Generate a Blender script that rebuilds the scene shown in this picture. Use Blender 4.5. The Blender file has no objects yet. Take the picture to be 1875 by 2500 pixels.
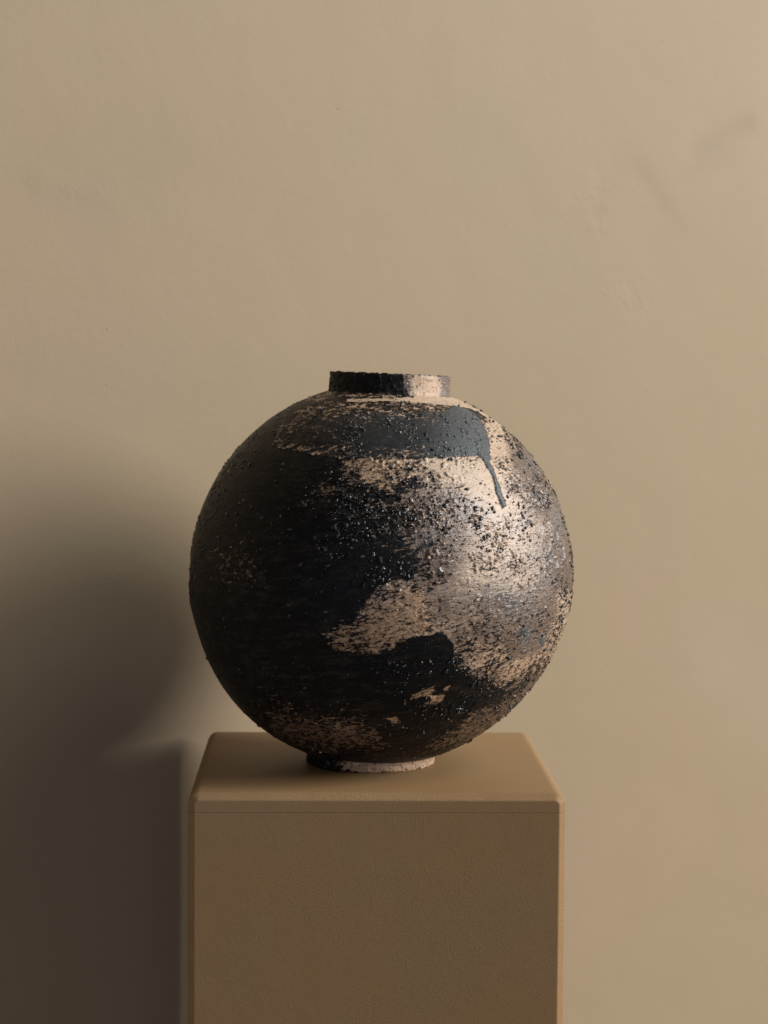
import bpy, math
import numpy as np
from mathutils import Matrix, Vector

S = bpy.context.scene
COL = S.collection
rad = math.radians

# ------------------------------------------------------------------ camera
cam_d = bpy.data.cameras.new('camera')
cam = bpy.data.objects.new('camera', cam_d)
COL.objects.link(cam)
S.camera = cam
cam_d.sensor_fit = 'VERTICAL'
cam_d.sensor_height = 36.0
cam_d.lens = 5138.0 / 2500.0 * 36.0
cam_d.clip_start, cam_d.clip_end = 0.05, 100
cam.matrix_world = (Matrix.Translation((0.0084, -1.9171, 1.3464))
                    @ Matrix.Rotation(rad(90 - 3.52), 4, 'X')
                    @ Matrix.Rotation(rad(0.40), 4, 'Z'))
cam_d.dof.use_dof = True
cam_d.dof.focus_distance = 1.775
cam_d.dof.aperture_fstop = 7.0

# ------------------------------------------------------------------ light
S.view_settings.view_transform = 'Standard'
S.view_settings.look = 'None'
S.view_settings.exposure = 0.0
S.view_settings.gamma = 1.0
w = bpy.data.worlds.new('World')
S.world = w
w.use_nodes = True
w.node_tree.nodes['Background'].inputs[0].default_value = (0.80, 0.95, 1.18, 1)
w.node_tree.nodes['Background'].inputs[1].default_value = 0.012


def area(name, loc, target, sx, sy, power, color):
    d = bpy.data.lights.new(name, 'AREA')
    d.shape = 'ELLIPSE'
    d.size, d.size_y = sx, sy
    d.energy = power
    d.color = color
    o = bpy.data.objects.new(name, d)
    COL.objects.link(o)
    o.location = loc
    o.rotation_euler = (Vector(target) - Vector(loc)).to_track_quat('-Z', 'Y').to_euler()
    return o


# the window: far to the right, nearly in the plane of the pedestal's front
area('window_light', (8.5, -0.80, 4.75), (0, 0.0, 1.15), 3.6, 5.6, 1210, (0.985, 0.985, 0.985))
# added soft lamp high on the right, loosening the shadow edges on the wall
area('upper_fill_light', (4.6, -0.75, 6.6), (0, 0.0, 1.15), 2.4, 3.0, 130, (0.97, 0.985, 1.0))
# added fill lamp in place of room bounce, lifting shadows from the camera's side
area('room_bounce_fill', (-0.6, -5.0, 1.35), (0, 0.2, 1.1), 4.6, 2.6, 38, (0.84, 0.97, 1.22))

# ------------------------------------------------------------------ helpers


def tag(o, label=None, cat=None, kind=None):
    if label:
        o['label'] = label
    if cat:
        o['category'] = cat
    if kind:
        o['kind'] = kind
    return o


def mesh_obj(name, verts, faces, mat, parent=None, smooth=False, loc=None):
    me = bpy.data.meshes.new(name)
    if isinstance(faces, np.ndarray):
        k = faces.shape[1]
        me.vertices.add(len(verts))
        me.vertices.foreach_set('co', np.asarray(verts, np.float32).ravel())
        me.loops.add(faces.size)
        me.loops.foreach_set('vertex_index', faces.astype(np.int32).ravel())
        me.polygons.add(len(faces))
        me.polygons.foreach_set('loop_start', np.arange(0, faces.size, k, dtype=np.int32))
        me.update(calc_edges=True)
    else:
        me.from_pydata([tuple(v) for v in verts], [], faces)
    me.validate()
    me.polygons.foreach_set('use_smooth', np.full(len(me.polygons), smooth))
    me.materials.append(mat)
    o = bpy.data.objects.new(name, me)
    COL.objects.link(o)
    if parent:
        o.parent = parent
    if loc:
        o.location = loc
    return o


def attr(o, name, vals):
    a = o.data.attributes.new(name, 'FLOAT', 'POINT')
    a.data.foreach_set('value', np.asarray(vals, np.float32))


def sstep(a, b, x):
    t = np.clip((x - a) / (b - a), 0, 1)
    return t * t * (3 - 2 * t)


_rng = np.random.RandomState(7)
_LAT = _rng.rand(64, 64, 64).astype(np.float32)


def vnoise(p, scale, seed=0):
    q = np.asarray(p) * scale + seed * 17.31 + 100.0
    i = np.floor(q).astype(np.int64)
    f = q - i
    f = f * f * (3 - 2 * f)
    i0 = i & 63
    i1 = (i + 1) & 63
    out = 0
    for a in (0, 1):
        xa = i1[:, 0] if a else i0[:, 0]
        wa = f[:, 0] if a else 1 - f[:, 0]
        for b in (0, 1):
            yb = i1[:, 1] if b else i0[:, 1]
            wb = f[:, 1] if b else 1 - f[:, 1]
            for c in (0, 1):
                zc = i1[:, 2] if c else i0[:, 2]
                wc = f[:, 2] if c else 1 - f[:, 2]
                out = out + _LAT[xa, yb, zc] * wa * wb * wc
    return out


def fbm(p, scale, octaves=4, seed=0, gain=0.5):
    s, a, t = 0, 1.0, 0
    for k in range(octaves):
        s = s + a * vnoise(p, scale * 2.03 ** k, seed + k)
        t += a
        a *= gain
    return s / t


def poly_sd(px, py, poly):
    """signed distance to a polygon, positive inside"""
    P = np.array(poly, float)
    d2 = np.full(px.shape, 1e18)
    inside = np.zeros(px.shape, bool)
    n = len(P)
    for i in range(n):
        ax, ay = P[i]
        bx, by = P[(i + 1) % n]
        ex, ey = bx - ax, by - ay
        t = np.clip(((px - ax) * ex + (py - ay) * ey) / (ex * ex + ey * ey + 1e-9), 0, 1)
        d2 = np.minimum(d2, (px - ax - t * ex) ** 2 + (py - ay - t * ey) ** 2)
        if ay != by:
            inside ^= ((ay > py) != (by > py)) & (px < ex * (py - ay) / ey + ax)
    return np.where(inside, 1, -1) * np.sqrt(d2)


# ------------------------------------------------------------------ material helpers
def new_mat(name):
    m = bpy.data.materials.new(name)
    m.use_nodes = True
    nt = m.node_tree
    nt.nodes.clear()
    out = nt.nodes.new('ShaderNodeOutputMaterial')
    b = nt.nodes.new('ShaderNodeBsdfPrincipled')
    nt.links.new(b.outputs[0], out.inputs[0])
    return m, nt, b


class N:
    """small node-building helper"""

    def __init__(s, nt):
        s.nt = nt

    def set(s, sock, v):
        if isinstance(v, bpy.types.NodeSocket):
            s.nt.links.new(v, sock)
        elif isinstance(v, (tuple, list)) and len(v) == 3 and sock.type == 'RGBA':
            sock.default_value = (*v, 1)
        else:
            sock.default_value = v

    def m(s, op, a, b=0.5, c=None, clamp=False):
        n = s.nt.nodes.new('ShaderNodeMath')
        n.operation = op
        n.use_clamp = clamp
        s.set(n.inputs[0], a)
        s.set(n.inputs[1], b)
        if c is not None:
            s.set(n.inputs[2], c)
        return n.outputs[0]

    def noise(s, vec, scale, detail=3, rough=0.55, dist=0.0):
        n = s.nt.nodes.new('ShaderNodeTexNoise')
        s.set(n.inputs['Vector'], vec)
        s.set(n.inputs['Scale'], scale)
        n.inputs['Detail'].default_value = detail
        n.inputs['Roughness'].default_value = rough
        n.inputs['Distortion'].default_value = dist
        return n.outputs['Fac']

    def vor(s, vec, scale, feature='F1'):
        n = s.nt.nodes.new('ShaderNodeTexVoronoi')
        n.feature = feature
        s.set(n.inputs['Vector'], vec)
        s.set(n.inputs['Scale'], scale)
        return n.outputs['Distance']

    def mapr(s, v, a, b, c=0.0, d=1.0):
        n = s.nt.nodes.new('ShaderNodeMapRange')
        n.interpolation_type = 'SMOOTHSTEP'
        for k, x in zip(range(5), (v, a, b, c, d)):
            s.set(n.inputs[k], x)
        return n.outputs[0]

    def mix(s, f, a, b):
        n = s.nt.nodes.new('ShaderNodeMix')
        n.data_type = 'RGBA'
        s.set(n.inputs[0], f)
        s.set(n.inputs[6], a)
        s.set(n.inputs[7], b)
        return n.outputs[2]

    def mixf(s, f, a, b):
        n = s.nt.nodes.new('ShaderNodeMix')
        n.data_type = 'FLOAT'
        s.set(n.inputs[0], f)
        s.set(n.inputs[2], a)
        s.set(n.inputs[3], b)
        return n.outputs[0]

    def at(s, name):
        n = s.nt.nodes.new('ShaderNodeAttribute')
        n.attribute_name = name
        return n.outputs['Fac']

    def obj(s, scale=(1, 1, 1), rot=(0, 0, 0), loc=(0, 0, 0)):
        t = s.nt.nodes.new('ShaderNodeTexCoord')
        v = t.outputs['Object']
        if any(rot):                      # turn first, so that a stretched pattern slants
            mr = s.nt.nodes.new('ShaderNodeMapping')
            s.nt.links.new(v, mr.inputs[0])
            mr.inputs['Rotation'].default_value = rot
            v = mr.outputs[0]
        mp = s.nt.nodes.new('ShaderNodeMapping')
        s.nt.links.new(v, mp.inputs[0])
        mp.inputs['Scale'].default_value = scale
        mp.inputs['Location'].default_value = loc
        return mp.outputs[0]

    def bump(s, h, dist, strength=1.0, normal=None):
        n = s.nt.nodes.new('ShaderNodeBump')
        s.set(n.inputs['Height'], h)
        s.set(n.inputs['Distance'], dist)
        s.set(n.inputs['Strength'], strength)
        if normal:
            s.set(n.inputs['Normal'], normal)
        return n.outputs[0]


# ------------------------------------------------------------------ wall
WALL_YAW = rad(35.0)
WALL_Y = 0.288


def wall_material():
    m, nt, b = new_mat('wall_plaster')
    n = N(nt)
    o = n.obj()
    hue = n.noise(o, 3.2, 3, 0.5)
    hue2 = n.noise(n.obj(loc=(4, 2, 7)), 9.0, 3, 0.5)
    c = n.mix(n.mapr(hue, 0.38, 0.62), (0.345, 0.261, 0.157), (0.358, 0.260, 0.163))
    c = n.mix(n.m('MULTIPLY', n.mapr(hue2, 0.35, 0.7), 0.35), c, (0.334, 0.255, 0.158))
    c = n.mix(n.m('MULTIPLY', n.m('MAXIMUM', n.at('stain'), 0.0), .40), c, (0.24, 0.19, 0.12))
    c = n.mix(n.m('MULTIPLY', n.m('MAXIMUM', n.m('MULTIPLY', n.at('stain'), -1.0), 0.0), .45), c, (0.40, 0.315, 0.235))
    n.set(b.inputs['Base Color'], c)
    b.inputs['Roughness'].default_value = 0.62
    b.inputs['Specular IOR Level'].default_value = 0.25
    fine = n.noise(o, 330, 3, 0.6)
    mid = n.noise(n.obj(scale=(1, 1, 1.3)), 85, 3, 0.55, 0.3)
    big = n.noise(o, 9, 3, 0.5)
    # trowel ridges: thin lines where a warped noise crosses its middle value
    wn = n.noise(n.obj(scale=(1.6, 1, 1), rot=(0, 0.6, 0)), 11, 4, 0.6, 1.2)
    line = n.mapr(n.m('ABSOLUTE', n.m('SUBTRACT', wn, 0.5)), 0.0, 0.022, 1.0, 0.0)
    patch = n.at('rough')
    crumb = n.mapr(n.noise(n.obj(scale=(1, 1, .7), rot=(0, .5, 0)), 95, 4, 0.65, 0.4), 0.48, 0.70)
    h = n.m('ADD', n.m('MULTIPLY', fine, 0.10), n.m('MULTIPLY', mid, 0.19))
    h = n.m('ADD', h, n.m('MULTIPLY', big, 0.7))
    pin = n.m('MULTIPLY', n.mapr(n.vor(o, 38), 0.05, 0.02), n.mapr(n.noise(o, 14, 2, .5), .52, .60))
    h = n.m('SUBTRACT', h, n.m('MULTIPLY', pin, .35))
    h = n.m('ADD', h, n.m('MULTIPLY', n.m('MULTIPLY', line, patch), 0.07))
    h = n.m('ADD', h, n.m('MULTIPLY', n.m('MULTIPLY', crumb, patch), 0.34))
    n.set(b.inputs['Normal'], n.bump(h, 0.0011, 1.0))
    return m


def build_wall():
    nx, nz = 220, 200
    xs = np.concatenate([[-3.0, -1.6], np.linspace(-0.9, 0.9, nx), [2.0, 5.2]])
    zs = np.concatenate([[0.0], np.linspace(0.55, 2.0, nz), [3.0]])
    X, Z = np.meshgrid(xs, zs)
    p = np.stack([X.ravel(), np.zeros(X.size), Z.ravel()], 1)
    # gentle unevenness and a few trowelled marks, really in the plaster
    y = -0.0011 * (fbm(p, 5.0, 3, 11) - .5) - 0.0006 * (fbm(p, 22.0, 3, 12) - .5)

    def stroke(x0, z0, x1, z1, width, h):
        ex, ez = x1 - x0, z1 - z0
        t = np.clip(((p[:, 0] - x0) * ex + (p[:, 2] - z0) * ez) / (ex * ex + ez * ez), 0, 1)
        d = np.hypot(p[:, 0] - x0 - t * ex, p[:, 2] - z0 - t * ez)
        return h * np.exp(-(d / width) ** 2) * (1 - 0.6 * t)
    for sx0, sz0, sx1, sz1, wd, hh in STROKES:
        y = y + stroke(sx0, sz0, sx1, sz1, wd, hh * .55)
    edge = (np.abs(p[:, 0]) > 1.5) | (p[:, 2] < .01) | (p[:, 2] > 2.9)
    y[edge] = 0
    p[:, 1] = y
    W, H = len(xs), len(zs)
    idx = np.arange(W * H).reshape(H, W)
    f = np.stack([idx[:-1, :-1], idx[:-1, 1:], idx[1:, 1:], idx[1:, :-1]], -1).reshape(-1, 4)
    # thickness behind
    back = np.array([[-3, .15, 0], [5.2, .15, 0], [5.2, .15, 3], [-3, .15, 3]], float)
    nb = len(p)
    corner = [0, W - 1, W * H - 1, W * (H - 1)]
    extra = np.array([[nb + 1, nb, nb + 3, nb + 2],
                      [corner[0], corner[3], nb + 3, nb],
                      [corner[2], corner[1], nb + 1, nb + 2]])
    v = np.concatenate([p, back])
    o = mesh_obj('wall', v, np.concatenate([f, extra]), wall_material(), smooth=True)
    r = np.zeros(len(v))
    for cx, cz, rx, rz, a in PATCHES:
        r = np.maximum(r, a * np.exp(-(((v[:, 0] - cx) / rx) ** 2 + ((v[:, 2] - cz) / rz) ** 2)))
    attr(o, 'rough', r)
    st = np.zeros(len(v))
    for x0, z0, x1, z1, wd, a in STAINS:
        ex, ez = x1 - x0, z1 - z0
        t = np.clip(((v[:, 0] - x0) * ex + (v[:, 2] - z0) * ez) / (ex * ex + ez * ez), 0, 1)
        d = np.hypot(v[:, 0] - x0 - t * ex, v[:, 2] - z0 - t * ez) / 1.45
        st += .8 * a * np.exp(-(d / wd) ** 2) * (.35 + 1.3 * fbm(v, 26.0, 3, 14))
    attr(o, 'stain', st)
    o.location = (0, WALL_Y, 0)
    o.rotation_euler = (0, 0, WALL_YAW)
    tag(o, 'pale tan trowelled plaster wall behind the pedestal', kind='structure')
    return o


# marks on the wall (wall's own x, z, metres)
STROKES = [
    (0.530, 1.655, 0.449, 1.612, 0.009, 0.0016),
    (0.449, 1.600, 0.536, 1.632, 0.007, -0.0009),
    (0.325, 1.618, 0.301, 1.585, 0.0022, 0.0009),
    (0.301, 1.585, 0.298, 1.534, 0.0020, 0.0009),
    (0.300, 1.534, 0.329, 1.469, 0.0016, 0.0013),
    (0.329, 1.469, 0.375, 1.432, 0.0026, 0.0005),
    (0.275, 1.575, 0.254, 1.541, 0.0018, 0.0011),
    (0.359, 1.589, 0.425, 1.516, 0.010, 0.0012),
    (0.440, 1.600, 0.460, 1.550, 0.004, -0.0005),
    (0.228, 1.690, 0.230, 1.668, 0.002, 0.0005),
    (-0.388, 1.539, -0.310, 1.520, 0.007, -0.0008),
    (-0.250, 1.010, -0.190, 1.008, 0.003, -0.0005),
]
PATCHES = [
    (0.290, 1.54, .035, .06, 0.6), (0.345, 1.45, .045, .03, .7),
    (-0.300, 1.145, .055, .03, 1.0), (-0.375, 1.11, .05, .025, .9),
    (0.23, 1.69, .02, .03, .4), (-0.35, 1.53, .04, .02, .3),
]
# smudges, dark or (negative) pale: x0, z0, x1, z1, width, strength
STAINS = [
    (0.455, 1.612, 0.535, 1.655, 0.010, 1.0), (0.360, 1.590, 0.415, 1.520, 0.016, .55),
    (0.345, 1.600, 0.300, 1.540, 0.010, .25), (-0.40, 1.55, -0.30, 1.52, .03, .35),
    (0.180, 1.620, 0.215, 1.560, 0.02, .25), (-0.30, 1.60, -0.20, 1.57, .035, .25),
    (-0.40, 1.36, -0.20, 1.34, .03, .25), (0.50, 1.02, 0.62, 0.94, .05, -.5), (0.56, 1.72, 0.60, 1.58, .035, -.5),
]
build_wall()

# floor under everything
m, nt, b = new_mat('floor_boards_tone')
n = N(nt)
n.set(b.inputs['Base Color'], n.mix(n.noise(n.obj(), 6, 4, .6), (0.155, 0.115, 0.075), (0.20, 0.15, 0.10)))
b.inputs['Roughness'].default_value = 0.7
fl = mesh_obj('floor', [(-4, -5, -.1), (7, -5, -.1), (7, 5, -.1), (-4, 5, -.1),
                        (-4, -5, 0), (7, -5, 0), (7, 5, 0), (-4, 5, 0)],
              [(0, 3, 2, 1), (4, 5, 6, 7), (0, 1, 5, 4), (1, 2, 6, 5), (2, 3, 7, 6), (3, 0, 4, 7)], m)
tag(fl, 'plain warm brown floor under the pedestal', kind='structure')

# ------------------------------------------------------------------ pedestal
SIDE, TOPZ, SEAM = 0.32, 1.0, 0.9842
HS = SIDE / 2
CH = 0.0064     # chamfer
RC = 0.0100     # radius of the long top edges
PROF = [(1, 0), (.90, .02), (.78, .09), (.09, .78), (.02, .90), (0, 1)]


def pedestal_material():
    m, nt, b = new_mat('pedestal_paint')
    n = N(nt)
    o = n.obj()
    g = nt.nodes.new('ShaderNodeNewGeometry')
    sx = nt.nodes.new('ShaderNodeSeparateXYZ')
    nt.links.new(g.outputs['True Normal'], sx.inputs[0])
    top = n.mapr(sx.outputs[2], 0.90, 0.985)
    hue = n.noise(o, 7, 3, .5)
    c = n.mix(n.mapr(hue, .35, .65), (0.322, 0.195, 0.086), (0.334, 0.187, 0.080))
    speck = n.mapr(n.noise(o, 900, 2, .6), .3, .7)
    c = n.mix(n.m('MULTIPLY', speck, .35), c, (0.265, 0.163, 0.074))
    # faint scuffs from handling
    ln = n.noise(n.obj(scale=(1, 1, .35), rot=(0, .7, 0)), 30, 2, .5)
    ln = n.mapr(n.m('ABSOLUTE', n.m('SUBTRACT', ln, .5)), 0.0, .0022, 1.0, 0.0)
    ln = n.m('MULTIPLY', ln, n.mapr(n.noise(n.obj(loc=(3, 1, 5)), 17, 2, .5), .62, .68))
    c = n.mix(n.m('MULTIPLY', ln, .35), c, (0.46, 0.36, 0.24))
    cl = n.noise(n.obj(loc=(1, 5, 2)), 4.5, 4, .6)
    c = n.mix(n.mapr(cl, .48, .72, 0, .35), c, (0.300, 0.205, 0.105))
    # tiny pale chips
    chip = n.mapr(n.vor(o, 55), 0.035, 0.02)
    c = n.mix(n.m('MULTIPLY', chip, .5), c, (0.50, 0.42, 0.30))
    n.set(b.inputs['Base Color'], c)
    n.set(b.inputs['Roughness'], n.mixf(top, 0.6, 0.5))
    b.inputs['Specular IOR Level'].default_value = 0.3
    sand = n.noise(o, 1150, 3, .7)
    sand2 = n.noise(n.obj(scale=(1, 1, .7), rot=(0, .6, 0)), 760, 3, .6)
    h = n.m('ADD', n.m('MULTIPLY', sand, .6), n.m('MULTIPLY', sand2, .55))
    # roller ribs just under the lid, middle of the front
    sp = nt.nodes.new('ShaderNodeSeparateXYZ')
    nt.links.new(o, sp.inputs[0])
    rib = n.m('SINE', n.m('MULTIPLY', sp.outputs[0], 2900.0))
    ribm = n.m('MULTIPLY', n.mapr(sp.outputs[2], .957, .975),
               n.mapr(n.m('ABSOLUTE', n.m('SUBTRACT', sp.outputs[0], 0.02)), .02, .10, 1.0, 0.0))
    ribm = n.m('MULTIPLY', ribm, n.mapr(sp.outputs[2], .984, .986, 1.0, .3))
    ribm = n.m('MULTIPLY', ribm, n.mapr(sx.outputs[2], .1, .3, 1.0, 0.0))
    h = n.m('ADD', h, n.m('MULTIPLY', n.m('MULTIPLY', rib, ribm), .045))
    wav = n.noise(o, 25, 2, .5)
    h = n.m('ADD', h, n.m('MULTIPLY', wav, 1.2))
    n.set(b.inputs['Normal'], n.bump(h, 0.00075, n.mixf(top, n.mixf(n.mapr(n.m('ADD', n.m('ABSOLUTE', sx.outputs[2]), n.m('ABSOLUTE', sx.outputs[0])), .2, .5), .5, 1.0), 0.04)))
    return m


def build_pedestal():
    mat = pedestal_material()
    root = bpy.data.objects.new('pedestal', None)
    COL.objects.link(root)
    root.rotation_euler = (0, 0, rad(1.6158))
    tag(root, 'tan painted square pedestal with sandy softened edges, in front of the wall', 'pedestal')
    # lid: rounded outline swept from front to back
    rows = [(i * CH, -HS + y * CH) for i, y in PROF] + [(i * CH, HS - y * CH) for i, y in PROF[::-1]]
    V, F = [], []
    na = 12
    for ins, y in rows:
        r = RC - ins
        pts = [(-HS + ins, SEAM)]
        for k in range(na + 1):
            a = math.pi - k * (math.pi / 2) / na
            pts.append((-HS + RC + r * math.cos(a), TOPZ - RC + r * math.sin(a)))
        for k in range(na + 1):
            a = math.pi / 2 - k * (math.pi / 2) / na
            pts.append((HS - RC + r * math.cos(a), TOPZ - RC + r * math.sin(a)))
        pts.append((HS - ins, SEAM))
        V += [(x, y, z) for x, z in pts]
    L = len(pts)
    nr = len(rows)
    for j in range(nr - 1):
        for i in range(L - 1):
            F.append((j * L + i, j * L + i + 1, (j + 1) * L + i + 1, (j + 1) * L + i))
    F.append(tuple(range(L))[::-1])
    F.append(tuple((nr - 1) * L + i for i in range(L)))
    F.append(tuple([j * L for j in range(nr)] + [j * L + L - 1 for j in reversed(range(nr))]))
    mesh_obj('lid', V, F, mat, root)
    # column: chamfered square prism
    out = []
    for qx, qy in ((-1, -1), (1, -1), (1, 1), (-1, 1)):
        c = [(qx * (HS - i * CH), qy * (HS - y * CH)) for i, y in PROF]
        # order every corner anticlockwise
        if qx * qy > 0:
            c = [(x, y) for x, y in c][::-1]
        out += c
    n_ = len(out)
    V = [(x, y, 0) for x, y in out] + [(x, y, SEAM - 0.00022) for x, y in out]
    F = [(i, (i + 1) % n_, n_ + (i + 1) % n_, n_ + i) for i in range(n_)]
    F += [tuple(range(n_))[::-1], tuple(range(n_, 2 * n_))]
    mesh_obj('column', V, F, mat, root)


build_pedestal()

# ------------------------------------------------------------------ vase
VC = np.array([0.0065, -0.006, 1.1722])     # centre of the round body
VR = 0.1734
BASE = np.array([-0.0025, -0.008, 1.0])
TILT = rad(2.1)
TR = np.array([[math.cos(TILT), 0, math.sin(TILT)], [0, 1, 0], [-math.sin(TILT), 0, math.cos(TILT)]])


def chart(P):
    """flat chart of the pot's surface seen from its front: horizontal and vertical
    surface positions, 466 units to the body radius (931, 1401 is the middle)"""
    q = (P - VC) / VR
    a = rad(5.2)
    yv = q[:, 1] * math.cos(a) - q[:, 2] * math.sin(a)
    zv = q[:, 2] * math.cos(a) + q[:, 1] * math.sin(a)
    k = 1.0 / (1 + 0.0904 * yv)
    return 931 + 466 * q[:, 0] * k, 1401 - 466 * zv * k * 1.0, yv


def paint(F, field, val, feather, poly, px, py, jit=0.0, wob=None):
    sd = poly_sd(px, py, poly)
    if wob is not None:
        sd = sd + wob * jit
    t = sstep(-feather, feather, sd)
    F[field] = F[field] * (1 - t) + val * t


BAND = [(800, 1013), (900, 1006), (1000, 1004), (1085, 1001), (1105, 988), (1137, 995), (1166, 1017), (1184, 1045), (1193, 1075),
        (1194, 1104), (1197, 1131), (1213, 1166), (1225, 1199), (1235, 1232), (1226, 1240), (1213, 1208),
        (1199, 1160), (1187, 1137), (1175, 1116), (1163, 1108), (1137, 1110), (1107, 1114), (1063, 1116),
        (989, 1117), (930, 1120), (837, 1118), (760, 1112), (660, 1090), (680, 1030)]


def fields(P):
    px, py, yv = chart(P)
    n = len(P)
    # vertical view foreshortening makes far fields mirror round to the back: decorrelate with noise
    w1 = (fbm(P, 60, 4, 1) - .5) * 2
    w2 = (fbm(P * np.array([1, 1, 2.2]), 28, 4, 2) - .5) * 2
    w3 = (fbm(P * np.array([1, 1, 3.0]), 110, 3, 3) - .5) * 2
    F = dict(dark=np.full(n, 1.30), wash=np.full(n, 0.0), blue=np.zeros(n), warm=np.zeros(n), grit=np.full(n, .16) + .3 * sstep(.55, .2, np.abs(yv)) * sstep(.9, .5, np.abs(py - 1401) / 466), crust=np.full(n, .3))
    pp = lambda f, v, fe, poly, j=26: paint(F, f, v, fe, poly, px, py, j, w1 + .6 * w3)
    # ---- right-hand clay field showing through
    pp('dark', .40, 46, [(1190, 1010), (1330, 1110), (1430, 1250), (1440, 1420), (1400, 1560), (1310, 1670), (1230, 1690),
                         (1150, 1640), (1080, 1560), (1010, 1500), (1010, 1440), (1060, 1400), (1050, 1330), (1010, 1255),
                         (950, 1215), (900, 1180), (850, 1130), (900, 1110), (1160, 1112)])
    pp('wash', .78, 60, [(1190, 1010), (1330, 1110), (1430, 1250), (1440, 1420), (1400, 1560), (1310, 1700), (1150, 1700),
                         (1090, 1560), (1000, 1400), (950, 1215), (1160, 1112)])
    # brown wash fading to the right, middle
    pp('wash', 1.0, 80, [(940, 1200), (1060, 1185), (1100, 1240), (1110, 1300), (1090, 1380), (1060, 1440), (1000, 1420), (940, 1330)])
    pp('dark', .44, 50, [(980, 1190), (1060, 1185), (1100, 1230), (1100, 1330), (1070, 1400), (1020, 1400), (980, 1290)])
    pp('dark', .86, 50, [(880, 1215), (970, 1210), (1020, 1300), (1010, 1370), (930, 1340), (860, 1260)])
    # clean peach beneath the band and round the drip
    pp('dark', .36, 22, [(850, 1108), (1170, 1100), (1190, 1020), (1230, 1040), (1262, 1120), (1275, 1200), (1300, 1290),
                         (1180, 1280), (1130, 1225), (1060, 1170), (985, 1185), (930, 1185), (880, 1160)])
    pp('wash', .06, 34, [(850, 1100), (1170, 1100), (1190, 1010), (1225, 1040), (1235, 1120), (1250, 1200), (1270, 1260),
                         (1180, 1250), (1130, 1195), (1060, 1160), (985, 1190), (930, 1195), (880, 1170)])
    pp('dark', .14, 26, [(1050, 1128), (1180, 1120), (1235, 1070), (1245, 1200), (1250, 1250), (1190, 1240), (1140, 1190)])
    pp('dark', .50, 14, [(838, 1118), (1030, 1118), (1040, 1150), (1020, 1172), (960, 1200), (900, 1190), (850, 1150)], 14)
    pp('dark', .80, 14, [(840, 1150), (890, 1165), (950, 1190), (1010, 1165), (1040, 1180), (985, 1215), (900, 1215), (820, 1180)], 20)
    pp('dark', .52, 20, [(1195, 1120), (1260, 1100), (1275, 1200), (1240, 1200)], 16)
    # bright glossy clay
    pp('dark', .30, 40, [(1160, 1250), (1270, 1240), (1330, 1300), (1335, 1380), (1290, 1430), (1200, 1460), (1110, 1470), (1095, 1420), (1140, 1340)])
    pp('wash', .42, 50, [(1180, 1270), (1270, 1240), (1320, 1300), (1320, 1390), (1270, 1430), (1200, 1440), (1130, 1450), (1130, 1400), (1160, 1340)])
    pp('dark', .54, 16, [(1160, 1255), (1225, 1275), (1290, 1310), (1270, 1330), (1190, 1300), (1140, 1275)], 16)
    pp('dark', .54, 16, [(1150, 1350), (1230, 1370), (1260, 1345), (1290, 1385), (1240, 1400), (1160, 1385)], 16)
    pp('dark', .50, 40, [(1040, 1470), (1200, 1480), (1210, 1560), (1110, 1590), (1050, 1540)])
    pp('wash', .74, 40, [(1060, 1440), (1200, 1440), (1210, 1540), (1110, 1560), (1060, 1500)])
    # right edge and lower right: dark wash with vertical clay streaks
    pp('wash', .95, 34, [(1255, 1060), (1330, 1110), (1440, 1250), (1450, 1420), (1400, 1580), (1345, 1560), (1340, 1450), (1368, 1330), (1335, 1200), (1262, 1150)])
    pp('dark', .42, 30, [(1260, 1380), (1385, 1390), (1360, 1500), (1310, 1580), (1220, 1560), (1200, 1490), (1230, 1430)])
    pp('dark', .56, 30, [(1110, 1520), (1200, 1500), (1330, 1490), (1330, 1560), (1270, 1600), (1180, 1590), (1120, 1570)])
    pp('wash', .95, 36, [(1180, 1480), (1330, 1430), (1345, 1560), (1270, 1600), (1200, 1580)])
    pp('wash', .20, 14, [(1368, 1440), (1420, 1440), (1400, 1580), (1352, 1600), (1342, 1560), (1356, 1500)], 16)
    pp('dark', .52, 14, [(1368, 1440), (1420, 1440), (1400, 1580), (1352, 1600), (1342, 1560), (1356, 1500)], 16)
    pp('dark', .60, 18, [(1130, 1560), (1235, 1545), (1245, 1600), (1215, 1660), (1160, 1650), (1125, 1610)], 20)
    pp('wash', .15, 18, [(1140, 1570), (1230, 1560), (1240, 1600), (1205, 1640), (1150, 1630)], 16)
    pp('dark', .56, 14, [(1262, 1605), (1315, 1590), (1350, 1565), (1345, 1610), (1290, 1645), (1240, 1680), (1225, 1670)], 16)
    pp('wash', .05, 14, [(1262, 1605), (1315, 1590), (1350, 1565), (1345, 1620), (1290, 1650), (1240, 1690), (1225, 1670)], 16)
    # lower black band: crisp upper edge
    pp('dark', 1.15, 50, [(500, 1600), (900, 1600), (1100, 1650), (1200, 1690), (1280, 1700), (1350, 1640), (1300, 1800), (1000, 1880), (600, 1880)])
    pp('dark', 1.2, 5, [(800, 1600), (890, 1594), (930, 1586), (985, 1568), (1045, 1551), (1085, 1543), (1110, 1570), (1120, 1640),
                         (1100, 1720), (900, 1760), (700, 1700)], 5)
    # warm clay patch left of it
    pp('dark', .47, 13, [(830, 1552), (860, 1535), (890, 1510), (935, 1482), (965, 1450), (1000, 1432), (1035, 1450), (1050, 1500), (1048, 1546),
                         (1000, 1561), (975, 1570), (930, 1585), (880, 1589), (832, 1583)], 14)
    pp('wash', .20, 22, [(800, 1552), (850, 1535), (890, 1505), (935, 1480), (1000, 1440), (1035, 1450), (1044, 1500), (1042, 1548),
                         (1000, 1561), (930, 1583), (880, 1588), (832, 1583)], 14)
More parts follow.
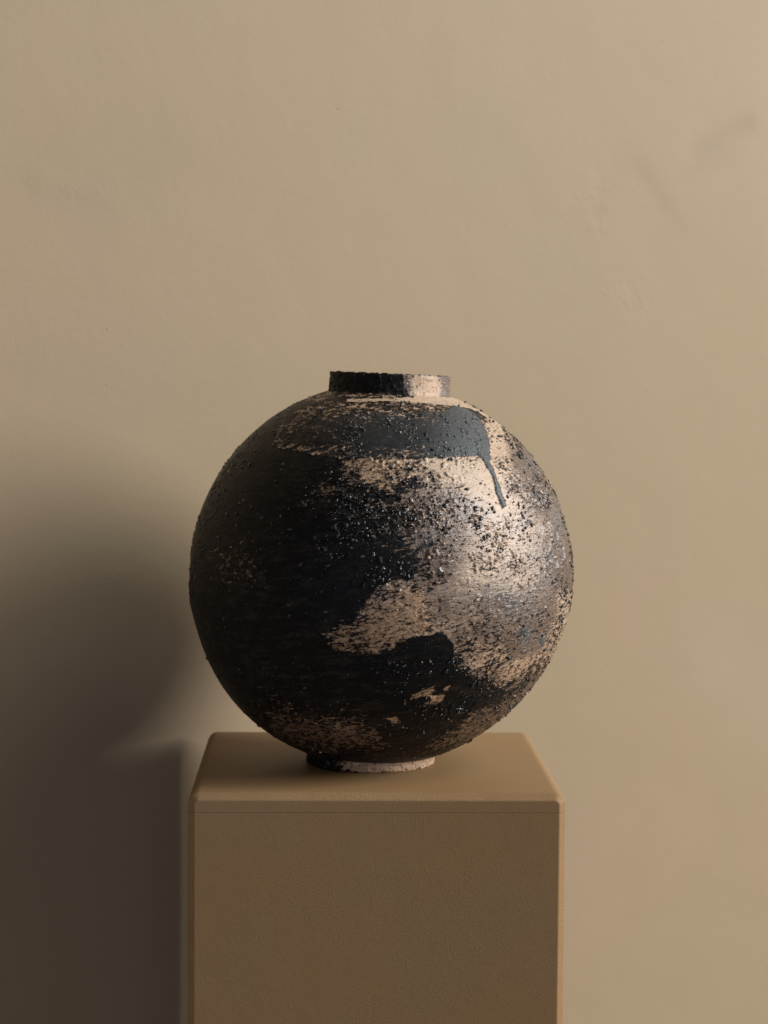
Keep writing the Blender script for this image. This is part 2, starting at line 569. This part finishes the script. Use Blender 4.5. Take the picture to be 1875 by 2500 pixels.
    pp('dark', .58, 12, [(900, 1445), (960, 1415), (1040, 1400), (1060, 1445), (980, 1465), (930, 1500), (870, 1520)], 14)
    pp('dark', .58, 20, [(780, 1545), (860, 1510), (920, 1500), (910, 1592), (830, 1592)], 14)
    # small peach scrapes in the black
    for q in ([(1012, 1702), (1040, 1688), (1075, 1672), (1070, 1684), (1035, 1702), (1015, 1710)],
              [(1036, 1722), (1060, 1712), (1082, 1700), (1098, 1694), (1092, 1712), (1076, 1722), (1056, 1722), (1040, 1728)],
              [(1092, 1680), (1112, 1668), (1110, 1682), (1096, 1688)],
              [(958, 1754), (984, 1750), (992, 1762), (970, 1764)],
              [(1040, 1690), (1060, 1690), (1092, 1700), (1070, 1706)]):
        pp('dark', .42, 5, q, 6)
        pp('wash', .0, 5, q, 6)
    # brushed brown wash low down and on the dim left
    for v, q in ((.66, [(640, 1720), (760, 1740), (940, 1770), (960, 1830), (800, 1850), (690, 1800)]),
                 (.60, [(1110, 1780), (1250, 1690), (1330, 1640), (1300, 1740), (1180, 1820), (1060, 1840)]),
                 (.86, [(520, 1340), (600, 1320), (640, 1400), (600, 1450), (530, 1420)]),
                 (.84, [(690, 1010), (780, 990), (800, 1030), (720, 1060)]),
                 (.80, [(780, 1150), (860, 1160), (880, 1220), (800, 1250), (740, 1210)])):
        pp('dark', v, 34, q)
        pp('wash', 1.05, 40, q)
    # iron-warm clay: the lower patch, under the band's left end, the scrapes
    pp('warm', 1.0, 18, [(790, 1560), (850, 1520), (935, 1480), (1000, 1430), (1040, 1440), (1060, 1500), (1055, 1550), (930, 1600), (800, 1600)])
    pp('warm', .75, 30, [(780, 1100), (980, 1100), (1010, 1160), (960, 1230), (820, 1230)])
    pp('warm', 1.0, 10, [(950, 1660), (1130, 1650), (1110, 1740), (1000, 1780), (940, 1770)])
    pp('warm', .55, 30, [(1120, 1540), (1360, 1540), (1360, 1700), (1200, 1700)])
    # ---- top: bare ring below the neck, speckled band, then the blue-black band
    pp('dark', .71, 12, [(700, 1000), (830, 975), (1000, 968), (1100, 975), (1110, 1004), (1000, 1010), (860, 1012), (740, 1024)], 10)
    pp('wash', .3, 14, [(700, 1000), (830, 975), (1000, 968), (1100, 975), (1110, 1004), (1000, 1010), (860, 1012), (740, 1024)], 10)
    pp('dark', .72, 2.5, [(740, 940), (1015, 940), (1010, 966), (930, 969.5), (830, 970), (740, 985)], 2)
    pp('wash', .5, 5, [(740, 940), (1015, 940), (1010, 966), (930, 969.5), (830, 970), (740, 985)], 2)
    ring = [(845, 972), (930, 969.5), (1008, 966), (1030, 940), (1080, 940), (1130, 955), (1200, 1000), (1225, 1040), (1190, 1016), (1150, 994),
            (1090, 984), (1008, 977.5), (946, 976), (843, 979)]
    pp('dark', .05, 2.5, ring, 1)
    pp('wash', .0, 3, ring, 1)
    sdb = poly_sd(px, py, BAND) + w3 * 3.0 + w1 * 2.5
    t = sstep(-3, 3, sdb)
    F['dark'] = F['dark'] * (1 - t) + 1.10 * t
    front = yv < .1
    bl = t * (.05 + .13 * sstep(760, 950, px) + .72 * sstep(1010, 1175, px)) * sstep(640, 800, px) * front
    # worn, thinner glaze towards the band's upper left
    thin = sstep(60, 0, sdb) * t * sstep(1120, 980, px)
    F['dark'] = F['dark'] - .30 * thin * front
    F['band'] = t * front
    # ---- blue-grey patches
    def bp(cx, cy, rx, ry, a):
        nonlocal bl
        d = ((px - cx) / rx) ** 2 + ((py - cy) / ry) ** 2
        bl = np.maximum(bl, a * np.exp(-d * (1 + .5 * w2)) * front)
        return d
    for cx, cy, rx, ry, a, dk in ((1362, 1265, 26, 62, 1.0, .62), (1325, 1210, 30, 30, .7, .5), (1285, 1265, 22, 14, .9, .55),
                                  (1220, 1450, 60, 24, .8, .5), (1330, 1410, 26, 30, .8, .5), (1288, 1552, 14, 34, .9, .75),
                                  (1325, 1558, 12, 20, .9, .75), (1262, 1480, 40, 22, .7, .55), (1330, 1350, 40, 30, .7, .45),
                                  (1300, 1130, 30, 36, .6, .45), (1050, 1300, 26, 12, .7, .7), (1045, 1322, 30, 10, .5, .7)):
        d = bp(cx, cy, rx, ry, a)
        g = np.exp(-d) * front
        F['dark'] = F['dark'] * (1 - g) + np.maximum(F['dark'], dk) * g
    F['blue'] = bl
    # variation so that nothing is an even tone
    F['wash'] = np.clip(F['wash'] + .30 * w2, 0, 1)
    F['dark'] = F['dark'] + np.where(F['dark'] < .9, .10 * w2 + .08 * w1, .04 * w2)
    # the far side (never seen square on) repeats the front's layout broken up by its own noise
    bk = sstep(.1, .7, yv)
    w4 = fbm(P, 16, 4, 9)
    F['dark'] = F['dark'] * (1 - bk) + (.35 + 1.0 * sstep(.38, .58, w4)) * bk
    # ---- where lumps and crust sit
    for a, fe, q in ((1.5, 60, [(820, 1180), (1000, 1180), (1120, 1260), (1060, 1400), (960, 1440), (800, 1400), (760, 1250)]),
                     (1.0, 40, [(880, 1110), (1130, 1110), (1100, 1180), (960, 1220), (820, 1200)]),
                     (1.3, 30, [(1150, 1240), (1310, 1300), (1300, 1420), (1160, 1400), (1120, 1260)]),
                     (.8, 40, [(1240, 1060), (1390, 1200), (1420, 1500), (1330, 1540), (1250, 1400), (1260, 1200)]),
                     (1.2, 30, [(1000, 1010), (1180, 1020), (1190, 1110), (900, 1110), (760, 1100), (760, 1020)]),
                     (.5, 40, [(900, 1600), (1230, 1600), (1250, 1750), (1000, 1800), (880, 1720)]),
                     (.06, 30, [(480, 1500), (760, 1720), (940, 1790), (900, 1870), (500, 1870)])):
        sd = poly_sd(px, py, q)
        tt = sstep(-fe, fe, sd)
        F['grit'] = F['grit'] * (1 - tt) + a * tt
    F['px'], F['py'], F['yv'] = px, py, yv
    return F


def set_fields(o, F):
    for k in ('dark', 'wash', 'blue'):
        attr(o, k, F[k])


def vase_material(name='glazed_stoneware', specks=0.0, gloss=0.0, glaze_spec=0.12):
    m, nt, b = new_mat(name)
    n = N(nt)
    o = n.obj()
    st = n.obj(scale=(1, 1, 3.2), rot=(0, 0.16, 0))       # brush / throwing direction, a little slanted
    D, W, B = n.at('dark'), n.at('wash'), n.at('blue')
    # clay
    cn = n.noise(o, 40, 4, .6)
    c1, c2 = ((0.525, 0.370, 0.242), (0.585, 0.432, 0.305)) if not specks else ((0.56, 0.345, 0.200), (0.64, 0.430, 0.280))
    clay = n.mix(n.mapr(cn, .3, .7), c1, c2)
    clay = n.mix(n.m('MULTIPLY', n.mapr(n.noise(o, 70, 3, .6), .60, .74), .6), clay, (0.48, 0.29, 0.13))
    clay = n.mix(n.m('MULTIPLY', n.at('warm'), n.mapr(cn, .25, .75, .55, 1.0)), clay, (0.50, 0.300, 0.158))
    fs = n.noise(st, 620, 3, .7)
    clay = n.mix(n.mapr(fs, .62, .74, 0, .6), clay, (0.20, 0.13, 0.09))
    # brown wash, streaky and grainy
    s1 = n.noise(st, 190, 5, .75)
    s2 = n.noise(st, 60, 3, .6)
    wsum = n.m('ADD', n.m('MULTIPLY', s1, 1.5), n.m('MULTIPLY', s2, .5))
    gr = n.noise(st, 520, 3, .7)
    s3 = n.noise(n.obj(scale=(1, 1, 11), rot=(0, 0.10, 0)), 85, 4, .65)
    wsum = n.m('ADD', n.m('ADD', n.m('MULTIPLY', s1, .8), n.m('MULTIPLY', s2, .35)), n.m('MULTIPLY', gr, .8))
    wsum = n.m('ADD', wsum, n.m('MULTIPLY', n.m('SUBTRACT', s3, .5), .9))
    wv = n.m('ADD', n.m('MULTIPLY', W, 1.1), n.m('SUBTRACT', wsum, 1.24))
    wm = n.mapr(wv, -.06, .62)
    washc = n.mix(n.mapr(wv, .25, 1.05), (0.210, 0.148, 0.115), (0.034, 0.024, 0.020))
    col = n.mix(n.m('MULTIPLY', wm, .93), clay, washc)
    pit = n.m('MULTIPLY', n.mapr(n.noise(n.obj(scale=(1, 1, 1.4)), 400, 3, .7), .56, .62),
              n.mapr(n.noise(o, 62, 3, .6), .44, .60))
    col = n.mix(n.m('MULTIPLY', pit, .92), col, (0.018, 0.016, 0.015))
    # dark glaze, thresholded against speckle
    k1 = n.noise(n.obj(scale=(1, 1, 2.3), rot=(0, .28, 0)), 150, 5, .75, .3)
    k2 = n.noise(n.obj(scale=(1, 1, 1.5)), 420, 2, .6)
    ks = n.m('ADD', n.m('MULTIPLY', n.m('SUBTRACT', k1, .5), 2.6), n.m('MULTIPLY', n.m('SUBTRACT', k2, .5), .9))
    dsum = n.m('ADD', D, ks)
    dsum = n.m('ADD', dsum, n.m('MULTIPLY', n.m('SUBTRACT', s3, .5), .7))
    dm = n.mapr(dsum, .50, .78)
    burnt = n.mapr(dsum, .28, .58)
    col = n.mix(n.m('MULTIPLY', burnt, .62), col, (0.27, 0.145, 0.070))
    bk = n.mix(n.noise(o, 26, 3, .6), (0.0045, 0.0062, 0.0085), (0.0095, 0.0080, 0.0065))
    bl = n.mix(n.noise(st, 60, 4, .65), (0.072, 0.074, 0.073), (0.128, 0.132, 0.129))
    bk = n.mix(n.m('MULTIPLY', n.mapr(n.m('ADD', n.m('MULTIPLY', s2, .6), n.m('MULTIPLY', s1, .4)), .48, .62), .85), bk, (0.027, 0.022, 0.018))
    bl = n.mix(n.mapr(s1, .34, .58, .0, .80), bl, (0.045, 0.044, 0.042))
    dk = n.mix(B, bk, bl)
    dk = n.mix(n.mapr(n.noise(st, 330, 3, .7), .60, .72, 0, .22), dk, (0.075, 0.068, 0.060))
    dk = n.mix(n.m('MULTIPLY', n.mapr(k2, .42, .60, 0, .55), B), dk, (0.020, 0.024, 0.028))
    col = n.mix(dm, col, dk)
    # bluish haze of glaze on the clay
    col = n.mix(n.m('MULTIPLY', n.m('MULTIPLY', B, n.mapr(s1, .35, .6)), .45), col, (0.17, 0.19, 0.195))
    if specks:
        sp = n.mapr(n.noise(o, 420, 3, .6), .60, .66)
        col = n.mix(n.m('MULTIPLY', sp, specks), col, (0.02, 0.015, 0.012))
    n.set(b.inputs['Base Color'], col)
    rg = n.mixf(wm, .47, .35)
    rg = n.mixf(dm, rg, n.mixf(B, .42, .46))
    rg = n.m('ADD', rg, n.m('MULTIPLY', n.m('SUBTRACT', s1, .5), .25))
    if gloss:
        rg = n.m('SUBTRACT', rg, gloss)
    n.set(b.inputs['Roughness'], rg)
    n.set(b.inputs['Specular IOR Level'], n.mixf(dm, n.mixf(wm, .75, 1.0), n.mixf(B, glaze_spec, .4)))
    n.set(b.inputs['Metallic'], n.m('MULTIPLY', n.m('MULTIPLY', wm, n.m('SUBTRACT', 1.0, dm)), .08))
    h = n.m('ADD', n.m('MULTIPLY', s1, .40), n.m('MULTIPLY', k2, .22))
    h = n.m('ADD', h, n.m('MULTIPLY', s3, .45))
    h = n.m('ADD', h, n.m('MULTIPLY', dm, .22))
    lump = n.mapr(n.vor(o, 330), .34, .10)
    h = n.m('ADD', h, n.m('MULTIPLY', n.m('MULTIPLY', lump, n.mapr(n.noise(o, 90, 2, .5), .5, .62)), .7))
    n.set(b.inputs['Normal'], n.bump(h, 0.00085, 1.0))
    return m


def lathe_grid(nu, nv, closed=True):
    idx = np.arange(nu * nv).reshape(nv, nu)
    a = idx[:-1]
    b_ = idx[1:]
    return np.stack([a, np.roll(a, -1, 1), np.roll(b_, -1, 1), b_], -1).reshape(-1, 4)


def angles(nu):
    """more columns on the side that faces the room's front"""
    t = np.linspace(0, 2 * np.pi, nu, endpoint=False)
    return t - .42 * np.sin(t) - np.pi / 2     # dense near -y


def build_vase():
    root = bpy.data.objects.new('vase', None)
    COL.objects.link(root)
    root.location = tuple(BASE)
    tag(root, 'round rough stoneware moon jar with black and blue-grey glaze over pale clay, on the pedestal', 'vase')
    mat = vase_material()

    # ---------------- body
    nu, nv = 1040, 860
    th = angles(nu)
    ph = np.linspace(math.asin(.0560 / VR), math.pi - math.asin(.0545 / VR), nv)
    T, PH = np.meshgrid(th, ph)
    d = np.stack([np.sin(PH) * np.cos(T), np.sin(PH) * np.sin(T), np.cos(PH)], -1).reshape(-1, 3) @ TR.T
    P0 = VC + VR * d
    F = fields(P0)
    r = np.full(len(d), VR)
    r += .0011 * (fbm(P0, 11, 2, 21) - .5)
    r += .00016 * (fbm(P0 * np.array([.12, .12, 1]) + .3, 420, 3, 5) - .5)      # throwing rings
    rough = (fbm(P0 * np.array([1, 1, 1.5]), 210, 3, 31) - .5)
    crustz = sstep(.30, .55, F['dark']) * sstep(1.15, .8, F['dark'])
    r += .00085 * rough * (.35 + .9 * crustz)
    lum = sstep(.60, .80, vnoise(P0, 330, 41)) * sstep(.48, .62, vnoise(P0, 60, 42))
    r += .0015 * lum * np.clip(F['grit'], 0, 1) * sstep(.3, .5, F['dark'] + .3)
    r += .00045 * sstep(.55, 1.0, F['dark'])                                    # glaze stands proud
    r += .00045 * F['band']
    r += .0003 * F['band'] * sstep(1115, 1135, F['py']) + .0006 * np.exp(-(((F['px'] - 1229) / 9) ** 2 + ((F['py'] - 1226) / 13) ** 2)) * F['band']
    # slight belly on the left
    r += .0016 * np.exp(-(((F['px'] - 470) / 60) ** 2 + ((F['py'] - 1470) / 60) ** 2))
    P = VC + r[:, None] * d
    sh = sstep(-.02, -.15, P[:, 2] - VC[2])
    P[:, 0] -= .0055 * sh
    P[:, 2] = np.maximum(P[:, 2], 1.0035)
    f = lathe_grid(nu, nv)
    # inner wall, seen only through the mouth
    nui, nvi = 96, 40
    Ti, PHi = np.meshgrid(np.linspace(0, 2 * np.pi, nui, endpoint=False), np.linspace(math.asin(.0495 / .165), math.pi * .985, nvi))
    di = np.stack([np.sin(PHi) * np.cos(Ti), np.sin(PHi) * np.sin(Ti), np.cos(PHi)], -1).reshape(-1, 3) @ TR.T
    Pi = VC + .164 * di
    Pi[:, 2] = np.maximum(Pi[:, 2], 1.012)
    fi = lathe_grid(nui, nvi)[:, ::-1] + len(P)
    allP = np.concatenate([P, Pi])
    o = mesh_obj('body', allP - BASE, np.concatenate([f[:, ::-1], fi[:, ::-1]]), mat, root, True)
    for k in ('dark', 'wash', 'blue', 'warm'):
        attr(o, k, np.concatenate([F[k], np.full(len(Pi), .8 if k == 'dark' else .3)]))

    # ---------------- neck
    prof = [(.0605, .1608), (.0580, .1625), (.0560, .1640), (.0549, .1660), (.0545, .1690), (.0543, .1720), (.0542, .1750),
            (.0543, .1780), (.0545, .1800), (.0543, .1812), (.0536, .1819), (.0522, .1820), (.0508, .1817), (.0500, .1808),
            (.0497, .1780), (.0495, .1700), (.0494, .1600), (.0500, .1560)]
    pr = np.array(prof)
    s = np.concatenate([[0], np.cumsum(np.hypot(*np.diff(pr, axis=0).T))])
    nvn = 84
    ss = np.linspace(0, s[-1], nvn)
    pr = np.stack([np.interp(ss, s, pr[:, 0]), np.interp(ss, s, pr[:, 1])], 1)
    nun = 760
    th = angles(nun)
    T, R_ = np.meshgrid(th, pr[:, 0])
    _, H_ = np.meshgrid(th, pr[:, 1])
    loc = np.stack([R_ * np.cos(T), R_ * np.sin(T), H_], -1).reshape(-1, 3)
    nrm = loc * np.array([1, 1, 0])
    nrm /= np.linalg.norm(nrm, axis=1)[:, None]
    P = VC + loc @ TR.T
    px, py, yv = chart(P)
    w1 = (fbm(P, 190, 4, 51) - .5) * 2
    w2 = (fbm(P, 70, 3, 52) - .5) * 2
    fr = loc[:, 1] < 0
    dark = 1.1 - 1.0 * sstep(-10, 10, px - (988 + 10 * (py - 935) / 27) + 16 * w1) * fr
    dark = np.where(~fr & (loc[:, 0] > .02), .35 + .3 * w2, dark)
    wash = .20 + .65 * sstep(1062, 1080, px + 6 * w1) + .7 * sstep(1012, 990, px + 8 * w1)
    dark = np.where((px > 1085) & fr, dark + .2, dark)
    # crumbly lip and foot of the neck
    lip = sstep(.1795, .1815, loc[:, 2])
    dark = dark + .30 * lip * (w1 + .3) * (px > 985)
    wash = wash + .45 * lip
    P = P + (nrm @ TR.T) * (.0008 * (fbm(P, 150, 3, 53) - .5) + .0007 * sstep(.62, .82, vnoise(P, 330, 54)))[:, None]
    P[:, 2] += lip * (.0012 * (fbm(P, 160, 3, 55) - .5) + .0009 * sstep(.6, .8, vnoise(P, 380, 56)))
    o = mesh_obj('neck', P - BASE, lathe_grid(nun, nvn), vase_material('neck_stoneware', 0, -.14), root, True)
    attr(o, 'dark', dark)
    attr(o, 'wash', np.clip(wash, 0, 1))
    attr(o, 'blue', np.where((px > 1060) & fr, .25, 0.0))
    attr(o, 'warm', np.full(len(P), .35))

    # ---------------- foot
    prof = [(.0540, .0150), (.0560, .0120), (.0572, .0095), (.0581, .0070), (.0586, .0048), (.0589, .0026), (.0587, .0010),
            (.0580, .0), (.0500, .0), (.0480, .0012), (.0470, .006), (.02, .006)]
    pr = np.array(prof)
    s = np.concatenate([[0], np.cumsum(np.hypot(*np.diff(pr, axis=0).T))])
    nvn = 60
    ss = np.linspace(0, s[-1], nvn)
    pr = np.stack([np.interp(ss, s, pr[:, 0]), np.interp(ss, s, pr[:, 1])], 1)
    nun = 700
    th = angles(nun)
    T, R_ = np.meshgrid(th, pr[:, 0])
    _, H_ = np.meshgrid(th, pr[:, 1])
    P = np.stack([R_ * np.cos(T), R_ * np.sin(T), H_], -1).reshape(-1, 3)
    nrm = P * np.array([1, 1, 0])
    nrm /= np.linalg.norm(nrm, axis=1)[:, None]
    w1 = (fbm(P, 90, 3, 61) - .5) * 2
    off = .0012 * (fbm(P, 40, 3, 62) - .5) + .0005 * (fbm(P, 260, 2, 63) - .5)
    off = off - .0011 * sstep(.66, .8, vnoise(P, 300, 64)) * (P[:, 2] > .0008)
    P = P + nrm * off[:, None]
    P[:, 2] = np.maximum(P[:, 2], 0)
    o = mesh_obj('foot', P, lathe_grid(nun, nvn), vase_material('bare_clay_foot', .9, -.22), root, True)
    left = sstep(-.004, -.052, P[:, 0] + .020 * w1) * (P[:, 1] < 0)  # shade under the body's left side, painted into the foot as dark glaze
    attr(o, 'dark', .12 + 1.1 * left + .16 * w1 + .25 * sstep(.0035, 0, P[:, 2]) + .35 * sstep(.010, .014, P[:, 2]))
    attr(o, 'wash', .08 + .15 * w1)
    attr(o, 'warm', .55 + .4 * sstep(.02, -.03, P[:, 0]))
    attr(o, 'blue', np.zeros(len(P)))

    # ---------------- grit: hard lumps burnt into the glaze
    rng = np.random.RandomState(3)
    ico = [(0, 0, 1)]
    t_ = (1 + 5 ** .5) / 2
    iv = np.array([(-1, t_, 0), (1, t_, 0), (-1, -t_, 0), (1, -t_, 0), (0, -1, t_), (0, 1, t_), (0, -1, -t_), (0, 1, -t_),
                   (t_, 0, -1), (t_, 0, 1), (-t_, 0, -1), (-t_, 0, 1)], float)
    iv /= np.linalg.norm(iv[0])
    it = [(0, 11, 5), (0, 5, 1), (0, 1, 7), (0, 7, 10), (0, 10, 11), (1, 5, 9), (5, 11, 4), (11, 10, 2), (10, 7, 6), (7, 1, 8),
          (3, 9, 4), (3, 4, 2), (3, 2, 6), (3, 6, 8), (3, 8, 9), (4, 9, 5), (2, 4, 11), (6, 2, 10), (8, 6, 7), (9, 8, 1)]
    vs = [tuple(v) for v in iv]
    cache, tris = {}, []

    def mid(a, b):
        k = (min(a, b), max(a, b))
        if k not in cache:
            q = (np.array(vs[a]) + np.array(vs[b])) / 2
            vs.append(tuple(q / np.linalg.norm(q)))
            cache[k] = len(vs) - 1
        return cache[k]
    for a, b_, c in it:
        ab, bc, ca = mid(a, b_), mid(b_, c), mid(c, a)
        tris += [(a, ab, ca), (b_, bc, ab), (c, ca, bc), (ab, bc, ca)]
    iv = np.array(vs)
    it = np.array(tris)
    M = 60000
    z = rng.uniform(-.93, .95, M)
    az = rng.uniform(0, 2 * np.pi, M)
    q = np.sqrt(1 - z * z)
    d = np.stack([q * np.cos(az), q * np.sin(az), z], 1)
    P0 = VC + VR * d
    F = fields(P0)
    clus = fbm(P0, 48, 3, 71)
    pr_ = F['grit'] * (.05 + .95 * sstep(.47, .60, clus)) * .80
    pr_ = np.where(F['yv'] > .25, pr_ * .4, pr_)
    pr_ = np.where((F['dark'] < .2), pr_ * .35, pr_)
    keep = rng.rand(M) < pr_
    d, P0 = d[keep], P0[keep]
    Fk = {k: v[keep] for k, v in F.items()}
    K = len(d)
    size = .00028 + .00098 * rng.rand(K) ** 3.4
    size *= np.where(Fk['px'] > 1250, 1.0, 1.08)
    cen = VC + d * (VR + .00035 + size * .35)[:, None]
    sh = sstep(-.02, -.15, cen[:, 2] - VC[2])
    cen[:, 0] -= .0055 * sh
    V = np.empty((K, len(iv), 3), np.float32)
    up = np.tile(np.array([0, 0, 1.0]), (K, 1))
    e1 = np.cross(up, d)
    e1 /= np.linalg.norm(e1, axis=1)[:, None]
    e2 = np.cross(d, e1)
    ang = rng.rand(K) * 6.28
    ca, sa = np.cos(ang)[:, None], np.sin(ang)[:, None]
    f1, f2 = e1 * ca + e2 * sa, -e1 * sa + e2 * ca
    el = rng.uniform(.75, 2.1, K)
    jit = 1 + .62 * (rng.rand(K, len(iv)) - .5)
    for j in range(len(iv)):
        s_ = (size * jit[:, j])[:, None]
        V[:, j] = cen + s_ * (iv[j, 0] * el[:, None] * f1 + iv[j, 1] * f2 + iv[j, 2] * .68 * d)
    faces = (it[None] + (np.arange(K) * len(iv))[:, None, None]).reshape(-1, 3)
    g = mesh_obj('grit', V.reshape(-1, 3) - BASE, faces, vase_material('burnt_grit', 0, .24, .9), root, True)
    g['kind'] = 'stuff'
    dk = np.where(rng.rand(K) < np.where(Fk['dark'] < .75, .84, .995), 1.6, -.6)
    rep = lambda a: np.repeat(a, len(iv))
    attr(g, 'dark', rep(dk))
    attr(g, 'wash', rep(np.full(K, .3)))
    attr(g, 'blue', rep(np.where(Fk['band'] > .5, Fk['blue'] * 1.1, Fk['blue'] * .5 * rng.rand(K))))
    print('grit lumps', K)


build_vase()
